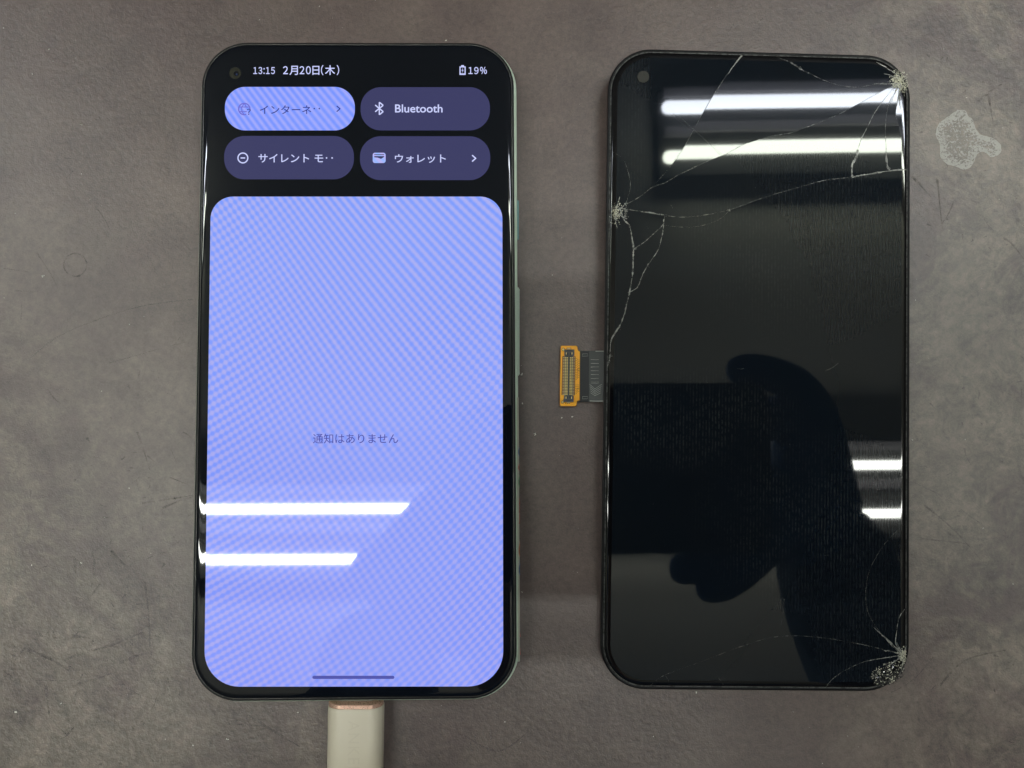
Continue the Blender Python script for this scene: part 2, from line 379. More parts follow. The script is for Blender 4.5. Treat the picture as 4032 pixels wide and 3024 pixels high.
vo, eo, fo, *_ = delaunay_2d_cdt([Vector(p) for p in pts], [(i, (i + 1) % n0) for i in range(n0)], [], 0, 1e-4)
fo = [f for f in fo if inpoly(sum(vo[i].x for i in f) / 3, sum(vo[i].y for i in f) / 3, so)]
ed = [min(math.hypot(v.x - a, v.y - b) for a, b in so) for v in vo]
stain = mesh('dried_stain', [at(v.x, v.y, 0.00004) for v in vo], fo, M_stain, bench, label='whitish dried water mark with a crusty rim', attr=('rim', [max(0, 1 - d / 34) for d in ed]))
g = G(M_stain); P, *_ = g.pos(); a = g.n('ShaderNodeAttribute', attribute_name='rim').outputs['Fac']
nz = g.noise(P, 1500, 4, 0.8); nz2 = g.noise(P, 420, 3)
lvl = g.m('ADD', g.m('MULTIPLY', g.m('POWER', a, 0.8), 0.15), g.m('MULTIPLY', nz2, 0.26))
g.put(g.b.inputs['Alpha'], g.m('MULTIPLY', g.ramp(g.m('ADD', nz, lvl), 0.58, 0.72), 0.7))
# faint dark ring on the left
rv, rf, N = [], [], 64
for i in range(N):
    t = i / N * 2 * math.pi; rr = 45 + 3 * noise.noise(Vector((math.cos(t) * 3, math.sin(t) * 3, 0)))
    w = max(.6, 2.4 + 3.0 * noise.noise(Vector((math.cos(t) * 5, math.sin(t) * 5, 9))))
    for q in (rr - w, rr + w): rv.append(at(296 + q * math.cos(t), 1043 + q * math.sin(t), 0.00003))
for i in range(N): j = (i + 1) % N; rf.append((2 * i, 2 * i + 1, 2 * j + 1, 2 * j))
mesh('ring_mark', rv, rf, M_scrd, bench, label='faint dark ring left by a small round bottle')

# ------------------------------------------------------------------ profile shared by both displays
GW, GH, GR = 0.0742, 0.1540, 0.0107
def ring(z, d, w=GW, h=GH, r=GR): return [(x, y, z) for x, y in rrect(w, h, r, d)]

# ------------------------------------------------------------------ the working phone
HL = 0.0088
ML = Matrix.Translation((-0.03386, 0.01492, 0)) @ Matrix.Rotation(0.0048, 4, 'Z')
phone = empty('smartphone', ML, 'working phone in mint green with a lit blue notification screen, plugged in', 'smartphone'); WM[phone.name] = ML
loft('body', [ring(0, .0014), ring(.0006, .0004), ring(.0018, -.0003), ring(.0032, -.00068), ring(.0050, -.00072), ring(.0064, -.00066), ring(.0070, -.00050), ring(.0073, -.00022), ring(.0074, .0001)],
     M_mint, phone, ML, cap_bot=True, cap_top=True, smooth=True)
loft('display_frame', [ring(.0073, .0003), ring(.00742, 0), ring(.0082, 0), ring(.00835, .00008), ring(.0084, .0003), ring(.0083, .00042)], M_black, phone, ML, smooth=True)
loft('rim_seam', [ring(.00815, .00038), ring(.00835, .00042), ring(.00838, .00055), ring(.0083, .0006)], M_seam, phone, ML, smooth=True)
prof = [(.0083, .00058), (.00845, .00062), (.0086, .00072), (.0087, .0009), (.00876, .0012), (.00879, .0015), (HL, .0019)]
loft('cover_glass', [ring(z, d) for z, d in prof], M_glass, phone, ML, cap_top=True, smooth=True)

def ui(name, poly, m, parent, dz, label=None, zbase=HL):
    return mesh(name, [at(x, y, zbase + dz) for x, y in poly][::-1], [tuple(range(len(poly)))], m, parent, label=label)
D1, D2 = 0.00003, 0.00006
# notification panel: straight sides that follow the glass, rounder below than above
def quad_round(c, rs, seg=12):
    o = []
    for i in range(4):
        p = Vector(c[i]); a = (Vector(c[i - 1]) - p).normalized(); b = (Vector(c[(i + 1) % 4]) - p).normalized(); r = rs[i]
        for j in range(seg + 1):
            t = j / seg; th = t * math.pi / 2
            o.append(tuple(p + a * r * (1 - math.sin(th)) + b * r * (1 - math.cos(th))))
    return o
screen = ui('notification_panel', quad_round([(1978, 774), (830, 774), (803.5, 2704), (1981.5, 2703)], [88, 88, 140, 140])[::-1], M_panel, phone, D1, 'periwinkle blue notification panel of the lit screen')
# winding: make sure it faces up
def faceup(o):
    me = o.data
    if me.polygons[0].normal.z < 0: me.flip_normals()
faceup(screen)

def text(name, s, box, m, parent, dz, bold=0.0, plane=HL, align=None):
    """flat lettering, filled into a pixel box of the photograph on the plane z"""
    cu = bpy.data.curves.new('t', 'FONT'); cu.body = s; cu.size = 1.0; cu.offset = bold; cu.resolution_u = 4
    o = bpy.data.objects.new('t', cu); COL.objects.link(o)
    dg = bpy.context.evaluated_depsgraph_get(); me = o.evaluated_get(dg).to_mesh()
    v = [p.co.copy() for p in me.vertices]; f = [tuple(p.vertices) for p in me.polygons]
    o.evaluated_get(dg).to_mesh_clear(); bpy.data.objects.remove(o); bpy.data.curves.remove(cu)
    x0, x1 = min(p.x for p in v), max(p.x for p in v); y0, y1 = min(p.y for p in v), max(p.y for p in v)
    X0, Y0, X1, Y1 = box
    q = [(X0 + (p.x - x0) / (x1 - x0) * (X1 - X0), Y1 - (p.y - y0) / (y1 - y0) * (Y1 - Y0)) for p in v]
    r = mesh(name, [at(a, b, plane + dz) for a, b in q], f, m, parent); return r
def glyphs(body, bold):
    cu = bpy.data.curves.new('t', 'FONT'); cu.body = body; cu.size = 1.0; cu.offset = bold; cu.resolution_u = 4
    o = bpy.data.objects.new('t', cu); COL.objects.link(o)
    dg = bpy.context.evaluated_depsgraph_get(); me = o.evaluated_get(dg).to_mesh()
    v = [p.co.copy() for p in me.vertices]; f = [tuple(p.vertices) for p in me.polygons]
    o.evaluated_get(dg).to_mesh_clear(); bpy.data.objects.remove(o); bpy.data.curves.remove(cu); return v, f
def text2(name, s, box, m, parent, dz, bold=0.0, gap=.15, squeeze=.84):
    """letters set one by one from the full-width forms, packed with an even gap"""
    V_, F_, pen = [], [], 0.0
    for ch in s:
        if ch == ' ': pen += .32; continue
        v, f = glyphs(chr(ord(ch) + 0xFEE0) if 33 <= ord(ch) < 127 else ch, bold)
        x0 = min(p.x for p in v); x1 = max(p.x for p in v); q = squeeze if ord(ch) < 127 else 1.0; b = len(V_)
        V_ += [(pen + (p.x - x0) * q, p.y) for p in v]; F_ += [tuple(i + b for i in k) for k in f]; pen += (x1 - x0) * q + gap
    x0, x1 = min(p[0] for p in V_), max(p[0] for p in V_); y0, y1 = min(p[1] for p in V_), max(p[1] for p in V_)
    X0, Y0, X1, Y1 = box
    q = [(X0 + (p[0] - x0) / (x1 - x0) * (X1 - X0), Y1 - (p[1] - y0) / (y1 - y0) * (Y1 - Y0)) for p in V_]
    return mesh(name, [at(a, b, HL + dz) for a, b in q], F_, m, parent)
def c1(a, b): return 760 + a * .6058, 130 + b * .6058
def bx(a, b, c, d): x0, y0 = c1(a, b); x1, y1 = c1(c, d); return (x0, y0, x1, y1)
text2('clock_text', '13:15', bx(392, 221, 532, 267), M_txt, phone, D1, .012)
text2('date_text', '2月20日(木)', bx(585, 208, 950, 274), M_txt, phone, D1, .012)
text2('battery_text', '19%', bx(1790, 220, 1910, 267), M_txt, phone, D1, .012)
def multi(name, polys, m, parent, dz, lab=None):
    mb = MB()
    for P_ in polys: mb.add([at(x, y, HL + dz) for x, y in P_], [tuple(range(len(P_)))])
    o = mb.out(name, m, parent, label=lab)
    bm = bmesh.new(); bm.from_mesh(o.data)
    for f in bm.faces:
        if f.normal.z < 0: f.normal_flip()
    bm.to_mesh(o.data); bm.free(); return o
def rect(a, b, c, d, r=0):
    x0, y0, x1, y1 = bx(a, b, c, d)
    return pxrect(x0, y0, x1, y1, r * .6058, 5) if r else [(x0, y0), (x1, y0), (x1, y1), (x0, y1)]
def line(p, q, w):
    (x0, y0), (x1, y1) = c1(*p), c1(*q); dx, dy = x1 - x0, y1 - y0; L = math.hypot(dx, dy); w *= .6058 / 2
    nx, ny = -dy / L * w, dx / L * w
    return [(x0 + nx, y0 + ny), (x1 + nx, y1 + ny), (x1 - nx, y1 - ny), (x0 - nx, y0 - ny)]
def arc(c, r, a0, a1, w, n=20):
    """annulus pieces"""
    o = []
    for i in range(n):
        t0 = math.radians(a0 + (a1 - a0) * i / n); t1 = math.radians(a0 + (a1 - a0) * (i + 1) / n)
        o.append([c1(c[0] + (r + s * w / 2) * math.cos(t), c[1] - (r + s * w / 2) * math.sin(t)) for s, t in ((1, t0), (1, t1), (-1, t1), (-1, t0))])
    return o
def disc(c, r, n=14): return [c1(c[0] + r * math.cos(2 * math.pi * i / n), c[1] - r * math.sin(2 * math.pi * i / n)) for i in range(n)]
multi('battery_icon', [rect(1743, 209, 1761, 217), rect(1732, 217, 1739, 272), rect(1765, 217, 1772, 272), rect(1739, 217, 1765, 224), rect(1739, 262, 1765, 272),
                       [c1(1754, 226), c1(1745, 246), c1(1751, 246), c1(1749, 260), c1(1759, 240), c1(1753, 240)]], M_txt, phone, D1)
tiles = []
for nm, (a, b, c_, d), m, lab in [('quick_tile', (207, 350, 1052, 633), M_tile_on, 'bright blue internet tile with diagonal stripes'), ('quick_tile', (1089, 352, 1930, 633), M_tile, 'dim tile reading Bluetooth'),
                                  ('quick_tile', (202, 669, 1046, 951), M_tile, 'dim silent mode tile'), ('quick_tile', (1085, 671, 1932, 956), M_tile, 'dim wallet tile')]:
    x0, y0, x1, y1 = bx(a, b, c_, d); o = ui(nm, pxrect(x0, y0, x1, y1, (y1 - y0) * .47, 16), m, phone, D1, lab); faceup(o); tiles.append(o)
t1, t2, t3, t4 = tiles
text('tile_text', 'インターネ', bx(434, 470, 768, 526), M_ink, t1, D2, 0.0)
multi('tile_dots', [disc((788, 491), 4.5), disc((821, 491), 4.5)], M_ink, t1, D2)
multi('chevron', [line((934, 474), (957, 493), 6), line((957, 491), (934, 511), 6)], M_ink, t1, D2)
gl = arc((333, 494), 37, 0, 290, 8, 26) + [rect(298, 478, 372, 484), rect(298, 508, 350, 514), line((333, 456), (316, 484), 6), line((316, 484), (318, 512), 6), line((318, 512), (331, 530), 6), line((333, 456), (347, 482), 6)]
multi('globe_icon', gl, M_icon, t1, D2)
text2('question_mark', '?', bx(350, 492, 375, 531), M_ink, t1, D2 + .00001, 0.01)
text('tile_text', 'Bluetooth', bx(1313, 464, 1622, 517), M_txt, t2, D2, .012)
multi('bluetooth_icon', [line((1211, 450), (1211, 531), 8), line((1211, 450), (1236, 470), 8), line((1236, 470), (1184, 512), 8), line((1184, 468), (1236, 511), 8), line((1236, 511), (1211, 531), 8)], M_txt, t2, D2)
text('tile_text', 'サイレント モ', bx(425, 786, 846, 842), M_txt, t3, D2, .008)
multi('tile_dots', [disc((868, 812), 5), disc((904, 812), 5)], M_txt, t3, D2)
multi('silent_icon', arc((324, 812), 32, 0, 360, 8, 28) + [rect(309, 808, 339, 816)], M_txt, t3, D2)
text('tile_text', 'ウォレット', bx(1312, 788, 1643, 844), M_txt, t4, D2, .008)
multi('chevron', [line((1814, 794), (1839, 816), 8), line((1839, 813), (1814, 835), 8)], M_txt, t4, D2)
M_wal = screen_mat('wallet_fill', srgb(150, 190, 255), srgb(205, 185, 240), True)
wal = multi('wallet_icon', [pxrect(*bx(1168, 778, 1252, 845), 9, 6)], M_wal, t4, D2)
multi('wallet_slots', [rect(1178, 788, 1242, 793), [c1(1178, 800), c1(1242, 800), c1(1242, 806), c1(1222, 818), c1(1200, 810), c1(1178, 808)]], M_tile, wal, D2 + .00001)
text('notice_text', '通知はありません', (1232.7, 1707.5, 1568, 1746), M_ink2, screen, D2, 0.0)
o = ui('gesture_bar', pxrect(1230, 2660.7, 1552.8, 2673.3, 6.2, 5), M_bar, screen, D2); faceup(o)
def pdisc(name, x, y, r, m, parent, plane=None, z=HL, n=28, lab=None):
    f = plane or (lambda a, b: at(a, b, z)); return mesh(name, [f(x + r * math.cos(2 * math.pi * i / n), y - r * math.sin(2 * math.pi * i / n)) for i in range(n)], [tuple(range(n))], m, parent, label=lab)
h1 = pdisc('front_camera', 926, 288, 23, M_hole, phone, z=HL + .00003, lab='small round front camera beside the clock')
pdisc('lens', 930, 289, 10, M_lens2, h1, z=HL + .00005); pdisc('lens_glint', 932, 293, 4.5, M_lens, h1, z=HL + .00006)

# side keys and the printed strip on the right flank
def flank(name, y0, y1, x0, x1, z0, z1, m, lab=None, r=.0004):
    """rounded bar standing out of the right side, given as photo rows"""
    a0 = at(x0, y0, z1); b0 = at(x0, y1, z1); a1 = at(x1, y0, z1); b1 = at(x1, y1, z1)
    mb = MB(); n = 6; prof_ = []
    for i in range(n + 1):
        t = i / n * math.pi - math.pi / 2; prof_.append((math.cos(t), math.sin(t)))
    vs = []
    for (p, q) in ((a0, a1), (a0 + (b0 - a0) * .02, a1 + (b1 - a1) * .02), (b0 - (b0 - a0) * .02, b1 - (b1 - a1) * .02), (b0, b1)):
        e = .35 if (p is a0 or p is b0) else 1.0
        w = (q - p).length * (e * .6 + .4 if e < 1 else 1)
        for c, s in prof_: vs.append(Vector((p.x - .0008 + (w + .0008) * c, p.y, (z0 + z1) / 2 + (z1 - z0) / 2 * s * (.8 if e < 1 else 1))))
    k = n + 1
    fs = [(i * k + j, i * k + j + 1, (i + 1) * k + j + 1, (i + 1) * k + j) for i in range(3) for j in range(n)] + [tuple(reversed(range(k))), tuple(range(3 * k, 4 * k))]
    mb.add(vs, fs); return mb.out(name, m, phone, smooth=False, label=lab)
flank('power_button', 783, 940, 2035.5, 2043.5, .0030, .0056, M_teal, 'glossy teal power button')
flank('volume_button', 1129, 1478, 2037, 2046.5, .0030, .0056, M_mint)
# film: a strip hugging the flank
def side(yp, f, off=.00012):
    """point on the right flank: photo row yp, f = 0 (top) .. 1 (widest)"""
    pr_ = [(.0074, .00005), (.0073, .00022), (.0070, .0005), (.0064, .00066), (.0050, .00072), (.0032, .00068)]
    q_ = max(0, min(f, 1)) * 4.99; i_ = int(q_); t_ = q_ - i_
    z = pr_[i_][0] * (1 - t_) + pr_[i_ + 1][0] * t_; d = -(pr_[i_][1] * (1 - t_) + pr_[i_ + 1][1] * t_) - off
    p = at(2030, yp, .006); l = ML.inverted() @ p
    return ML @ Vector((GW / 2 - d, l.y, z + off))
rows = [1565 + (2600 - 1565) * i / 60 for i in range(61)]
fv = []
for i, yy in enumerate(rows):
    rough_ = .06 * noise.noise(Vector((yy * .05, 0, 0)))
    for j in range(5): fv.append(side(yy, max(0, .18 + rough_ + j * .205)))
film = mesh('printed_film', fv, [(i * 5 + j, i * 5 + j + 1, i * 5 + j + 6, i * 5 + j + 5) for i in range(60) for j in range(4)], M_film, phone, label='pale printed film strip along the right flank')
def mark(pts, m):
    mb = MB(); q = [side(y, f, .00020) for y, f in pts]
    vs = []
    for i, p in enumerate(q):
        a = q[max(i - 1, 0)]; b = q[min(i + 1, len(q) - 1)]; t = (b - a).normalized(); s = Vector((.7, 0, .7)).cross(t).normalized() * .00014
        vs += [p + s, p - s]
    mb.add(vs, [(2 * i, 2 * i + 1, 2 * i + 3, 2 * i + 2) for i in range(len(q) - 1)]); mb.out('printed_mark', m, film)
def cmark(y0, y1, m): mark([(y0, .98), (y0 + (y1 - y0) * .15, .62), (y0 + (y1 - y0) * .4, .42), (y0 + (y1 - y0) * .6, .42), (y0 + (y1 - y0) * .85, .62), (y1, .98)], m)
cmark(1755, 1802, M_blu); cmark(1822, 1858, M_red); cmark(1868, 1925, M_grn); mark([(1962, .98), (1985, .6), (2000, .98), (2015, .55), (2030, .95), (2060, .5), (2064, .98)], M_red)
cmark(2130, 2200, M_org); cmark(2210, 2272, M_blu); mark([(2498, .98), (2508, .7), (2518, .98)], M_red); mark([(2560, .98), (2575, .6), (2590, .98)], M_red)

# ------------------------------------------------------------------ charging adapter
zc = .0046
MA = Matrix.Translation(at(1404, 2747, zc))
adp = empty('charging_adapter', Matrix.Translation((MA.translation.x, MA.translation.y, 0)), 'cream charging adapter with a rose gold collar plugged under the lit phone', 'adapter'); WM[adp.name] = adp.matrix_world.copy()
dirv = Vector((-0.006, -1, 0)).normalized(); sidev = Vector((1, -.006, 0)).normalized()
def section(y, w, hh, r, seg=8):
    o = [MA.translation + dirv * y + sidev * a + Vector((0, 0, b)) for a, b in rrect(w, hh, r, 0, seg)]
    return o
def tube(name, secs, m, caps=(True, True), **k):
    n = len(secs[0]); v = [p for s_ in secs for p in s_]
    f = [(i * n + j, (i + 1) * n + j, (i + 1) * n + (j + 1) % n, i * n + (j + 1) % n) for i in range(len(secs) - 1) for j in range(n)]
    if caps[0]: f.append(tuple(range(n)))
    if caps[1]: f.append(tuple(reversed(range((len(secs) - 1) * n, len(secs) * n))))
    return mesh(name, v, f, m, adp, **k)
w_, hh = .01262, .0074
tube('collar', [section(.0004, w_ - .0005, hh - .0005, .0031), section(.00055, w_ - .0001, hh - .0001, .0033), section(.0014, w_, hh, .0034)], M_rose, smooth=False)
shell = tube('shell', [section(.00136, w_ + .0001, hh + .0001, .0034), section(.0016, w_ + .00022, hh + .0002, .00345), section(.026, w_ + .0002, hh + .0002, .00345), section(.0285, w_ - .001, hh - .0008, .0032)], M_cream)
for p in shell.data.polygons: p.use_smooth = len(p.vertices) == 4
tube('plug', [section(-.006, .0083, .0025, .00124), section(.0006, .0083, .0025, .00124)], M_steel, (True, False))
# embossed lettering down the shell
cu = bpy.data.curves.new('t', 'FONT'); cu.body = 'ANKER'; cu.size = 1; cu.space_character = 1.15
to = bpy.data.objects.new('t', cu); COL.objects.link(to); dg = bpy.context.evaluated_depsgraph_get(); me = to.evaluated_get(dg).to_mesh()
v = [p.co.copy() for p in me.vertices]; f = [tuple(p.vertices) for p in me.polygons]; to.evaluated_get(dg).to_mesh_clear(); bpy.data.objects.remove(to)
lx0, lx1 = min(p.x for p in v), max(p.x for p in v); ly0, ly1 = min(p.y for p in v), max(p.y for p in v)
zt = zc + hh / 2 + .0001
vv = [at(1371 + (p.y - ly0) / (ly1 - ly0) * 44, 2838 + (p.x - lx0) / (lx1 - lx0) * 215, zt + .00002) for p in v]
M_emb = mat('embossed_cream', (0.72, 0.65, 0.51, 1), 0.45)
mesh('embossed_letters', vv, f, M_emb, shell)

# ------------------------------------------------------------------ the removed, broken display
rr, rtx, rty = -0.0163, 0.027, -0.0102
U = Vector((math.cos(rr), math.sin(rr), rty)).normalized(); V = Vector((-math.sin(rr), math.cos(rr), rtx)); NR = U.cross(V).normalized(); V = NR.cross(U).normalized()
C0 = Vector((0.06177, 0.01448, 0.00426))
MR = Matrix(((U.x, V.x, NR.x, C0.x), (U.y, V.y, NR.y, C0.y), (U.z, V.z, NR.z, C0.z), (0, 0, 0, 1)))
disp = empty('broken_display', MR, 'removed black phone display with cracked glass and an orange ribbon connector', 'display panel'); WM[disp.name] = MR
def ar(x, y): return hit(x, y, C0, NR)
MRi = MR.inverted()
def loc(x, y): p = MRi @ ar(x, y); return Vector((p.x, p.y))
loft('back_plate', [ring(-.0021, .0025), ring(-.0021, .0006), ring(-.0016, .0001), ring(-.0012, 0), ring(-.0011, .0002)], M_black, disp, MR, cap_bot=True, cap_top=True, smooth=False)
loft('display_frame', [ring(-.0013, .0003), ring(-.0012, 0), ring(-.0006, 0), ring(-.00045, .00008), ring(-.0004, .0005), ring(-.0005, .00062)], M_black, disp, MR, smooth=True)
M_seam2 = mat('worn_seam', (0.2, 0.2, 0.18, 1), 0.4)
g = G(M_seam2); P, *_ = g.pos(); nz = g.noise(P, 900, 3, 0.7)
g.put(g.b.inputs['Base Color'], g.mix(g.ramp(nz, 0.42, 0.56), (0.008, 0.008, 0.008, 1), (0.075, 0.078, 0.074, 1)))
loft('rim_seam', [ring(-.0006, .00058), ring(-.00042, .00062), ring(-.00038, .00082), ring(-.00045, .0009)], M_seam2, disp, MR, smooth=True)
prof = [(-.0005, .00088), (-.00035, .00092), (-.0002, .00102), (-.0001, .0012), (-.00004, .0015), (-.00001, .0019), (0, .0023)]
loft('glass_rim', [ring(z, d) for z, d in prof], M_edge, disp, MR, smooth=True)

CR = {}
CR['c1'] = [(2923, 200), (2923, 217), (2861, 297), (2814, 367), (2761, 456), (2697, 573), (2644, 650), (2609, 691), (2567, 738)]
CR['c2'] = [(2395, 822), (2440, 818), (2470, 803), (2526, 770), (2567, 738), (2620, 719), (2673, 688), (2785, 635), (2861, 605), (2926, 570), (3026, 538), (3114, 523), (3202, 491), (3302, 450), (3402, 397), (3520, 335), (3545, 322), (3600, 300)]
CR['c3'] = [(3050, 205), (3064, 226), (3114, 247), (3149, 270), (3202, 297), (3261, 323), (3320, 339), (3384, 343), (3443, 333), (3514, 320), (3545, 322)]
CR['c4'] = [(3545, 322), (3520, 344), (3455, 426), (3420, 491), (3393, 544), (3378, 588), (3370, 620), (3355, 650), (3355, 697)]
CR['c5'] = [(2395, 822), (2440, 818), (2473, 825), (2544, 835), (2620, 848), (2679, 855), (2761, 849), (2873, 826), (2996, 782), (3155, 735), (3243, 711), (3355, 697), (3443, 682), (3502, 673), (3575, 667), (3595, 665)]
CR['c6'] = [(3545, 322), (3502, 403), (3490, 456), (3486, 514), (3489, 585), (3493, 650), (3502, 673)]
CR['c7'] = [(3545, 322), (3527, 444), (3543, 514), (3556, 590), (3562, 668)]
CR['c8'] = [(2408, 596), (2420, 603), (2453, 626), (2470, 667), (2482, 726), (2473, 773), (2462, 802), (2440, 818)]
CR['c9'] = [(2440, 818), (2458, 866), (2478, 888), (2487, 927), (2494, 980), (2493, 1018), (2491, 1076), (2480, 1144), (2468, 1197), (2454, 1250), (2437, 1288), (2408, 1336), (2402, 1385), (2398, 1428), (2386, 1450)]
CR['c10'] = [(2620, 848), (2613, 869), (2610, 886), (2572, 922), (2533, 956), (2494, 980)]
CR['c11'] = [(2613, 886), (2608, 922), (2591, 984), (2552, 1042), (2528, 1086), (2511, 1129), (2480, 1150)]
CR['c12'] = [(2610, 886), (2663, 893), (2726, 894), (2784, 883), (2832, 864), (2873, 828)]
CR['c13'] = [(3556, 2580), (3513, 2544), (3466, 2491), (3436, 2447), (3416, 2405), (3409, 2364), (3410, 2314), (3426, 2240), (3471, 2159), (3516, 2105), (3557, 2069), (3595, 2045)]
CR['c14'] = [(3556, 2580), (3531, 2572), (3477, 2557), (3408, 2541), (3311, 2522), (3200, 2507), (3055, 2507), (2911, 2548), (2757, 2607), (2621, 2656), (2558, 2702), (2540, 2730)]
CR['c15'] = [(3556, 2580), (3477, 2591), (3436, 2598), (3394, 2608), (3339, 2633), (3297, 2658), (3264, 2688), (3240, 2730)]
CR['c16'] = [(3556, 2580), (3527, 2536), (3531, 2483), (3538, 2439), (3555, 2408), (3595, 2370)]
inner = rrect(GW, GH, GR, .00228, 14)
P2 = [Vector(p) for p in inner]; E2 = [(i, (i + 1) % len(P2)) for i in range(len(P2))]; nb = len(P2)
for nm in ('c1', 'c2', 'c3', 'c4', 'c5', 'c6', 'c7', 'c8', 'c9', 'c10', 'c11', 'c12', 'c13', 'c14', 'c15', 'c16'):
    q = [loc(*p) for p in CR[nm]]; b = len(P2); P2 += q; E2 += [(b + i, b + i + 1) for i in range(len(q) - 1)]
vo, eo, fo, ov, oe, of_ = delaunay_2d_cdt(P2, E2, [], 0, 2e-5)
con = {tuple(sorted(e)) for e, src in zip(eo, oe) if len(src)}
fo = [f for f in fo if inpoly(sum(vo[i].x for i in f) / 3, sum(vo[i].y for i in f) / 3, inner)]
em = {}
for i, f in enumerate(fo):
    for j in range(3): em.setdefault(tuple(sorted((f[j], f[(j + 1) % 3]))), []).append(i)
reg = [-1] * len(fo); nr = 0
for i in range(len(fo)):
    if reg[i] >= 0: continue
    st = [i]; reg[i] = nr
    while st:
        a = st.pop()
        for j in range(3):
            e = tuple(sorted((fo[a][j], fo[a][(j + 1) % 3])))
            if e in con: continue
            for b in em[e]:
                if reg[b] < 0: reg[b] = nr; st.append(b)
    nr += 1
def area(f): a, b, c_ = (vo[i] for i in f); return abs((b - a).cross(c_ - a)) / 2
regs = []
for r_ in range(nr):
    fs = [f for f, q in zip(fo, reg) if q == r_]; A = sum(map(area, fs))
    cen = sum((sum((vo[i] for i in f), Vector((0, 0))) / 3 * area(f) for f in fs), Vector((0, 0))) / max(A, 1e-12)
    regs.append([fs, A, cen, (0.0, 0.0)])
def which(x, y):
    p = loc(x, y)
    for r_, (fs, A, cen, t) in enumerate(regs):
        for f in fs:
            a, b, c_ = (vo[i] for i in f)
            d1 = (b - a).cross(p - a); d2 = (c_ - b).cross(p - b); d3 = (a - c_).cross(p - c_)
            if (d1 >= 0 and d2 >= 0 and d3 >= 0) or (d1 <= 0 and d2 <= 0 and d3 <= 0): return r_
    return None
print('shards', [(round(q[1]*1e6), tuple(round(c*1e3) for c in q[2])) for q in regs])
T = {}   # shard slopes (dz/dx, dz/dy), seeded by a point in each
for x, y, tx_, ty_ in [(2480, 450, 0, .0), (2760, 700 - 170, 0, .0), (3000, 400, 0.0003, .0030), (3300, 250, .001, .0034), (3050, 650, .0002, .0058), (3440, 560, .0018, .0052), (3518, 560, .004, .005), (3560, 450, .010, .004),
                       (2440, 720, .006, .001), (2440, 1000, -.006, .002), (2550, 880, .003, -.004), (2560, 980, -.004, .003), (2700, 875, .002, -.003), (3000, 1500, 0, .0010),
                       (3530, 2300, .004, -.002), (3000, 2650, .0008, -.0022), (3400, 2680, .004, -.006), (3400, 2560, .002, -.003), (3570, 2500, .01, -.004)]:
    r_ = which(x, y)
    if r_ is not None: T[r_] = (tx_, ty_)
for r_, q in enumerate(regs): q[3] = T.get(r_, (random.uniform(-.004, .004), random.uniform(-.004, .004)) if q[1] < 3e-4 else (0, 0))
def zshard(r_, p): fs, A, cen, t = regs[r_]; return t[0] * (p.x - cen.x) + t[1] * (p.y - cen.y)
for r_, (fs, A, cen, t) in enumerate(regs):
    if A < 3e-8: continue
    ids = sorted({i for f in fs for i in f}); ix = {a: b for b, a in enumerate(ids)}; n_ = len(ids)
    ec = {}
    for f in fs:
        for j in range(3): e = (f[j], f[(j + 1) % 3]); ec[tuple(sorted(e))] = ec.get(tuple(sorted(e)), 0) + 1
    vs = [MR @ Vector((vo[i].x, vo[i].y, zshard(r_, vo[i]))) for i in ids] + [MR @ Vector((vo[i].x, vo[i].y, -.0007)) for i in ids]
    ff = [tuple(ix[i] for i in f) for f in fs]
    for f in fs:
        for j in range(3):
            a, b = f[j], f[(j + 1) % 3]
            if ec[tuple(sorted((a, b)))] == 1: ff.append((ix[b], ix[a], ix[a] + n_, ix[b] + n_))
    mesh('glass_shard', vs, ff, M_gr, disp)

tri_reg = list(zip(fo, reg))
def ztop(p):
    z = -1
    for r_, (fs, A, cen, t) in enumerate(regs):
        for f in fs:
            a, b, c_ = (vo[i] for i in f)
            if p.x < min(a.x, b.x, c_.x) - 4e-4 or p.x > max(a.x, b.x, c_.x) + 4e-4 or p.y < min(a.y, b.y, c_.y) - 4e-4 or p.y > max(a.y, b.y, c_.y) + 4e-4: continue
            z = max(z, zshard(r_, p)); break
    return max(z, -.0002) if z > -1 else 0.0
def rimz(p):
    """height of the glass incl. the rounded rim, for marks that run over the edge"""
    dx = abs(p.x) - (GW / 2); dy = abs(p.y) - (GH / 2); d = -max(dx, dy)
    if d > .0023: return ztop(p)
    for (z0, d0), (z1, d1) in zip(prof, prof[1:]):
        if d0 <= d <= d1: return z0 + (z1 - z0) * (d - d0) / (d1 - d0) + .00003
    return -.0004
def crack(pts, w0, w1, m, jit=.5, amp=1.6, n=6, name='crack'):
    mb = MB(); q = smooth(pts, n); L = []
    for i, (x, y) in enumerate(q):
        a = amp if 0 < i < len(q) - 1 else 0
        p = loc(x + a * noise.noise(Vector((x * .11, y * .11, 1))), y + a * noise.noise(Vector((x * .11, y * .11, 7))))
        if abs(p.x) > GW / 2 - .0007 or abs(p.y) > GH / 2 - .0007: continue
        L.append(MR @ Vector((p.x, p.y, rimz(p) + .00003)))
    if len(L) > 1:
        ribbon(mb, L, w0, w1, NR, 0, jit); mb.out(name, m, disp)
wd = dict(c1=(.00014, .00005, M_crackf), c2=(.00014, .00010, M_crackf), c3=(.00016, .00008, M_crackf), c4=(.00012, .00022, M_crack), c5=(.00012, .00012, M_crackf), c6=(.0001, .00018, M_crackf), c7=(.0001, .00006, M_crackf),
          c8=(.00008, .00014, M_crackf), c9=(.00032, .00030, M_crack), c10=(.0002, .00016, M_crack), c11=(.00014, .00014, M_crack), c12=(.0001, .00008, M_crackf), c13=(.00020, .00005, M_crackf),
          c14=(.00022, .00006, M_crackf), c15=(.0002, .0001, M_crack), c16=(.0003, .0001, M_crack))
for nm, (a, b, m) in wd.items(): crack(CR[nm], a * .8, b * .8, m, .8)
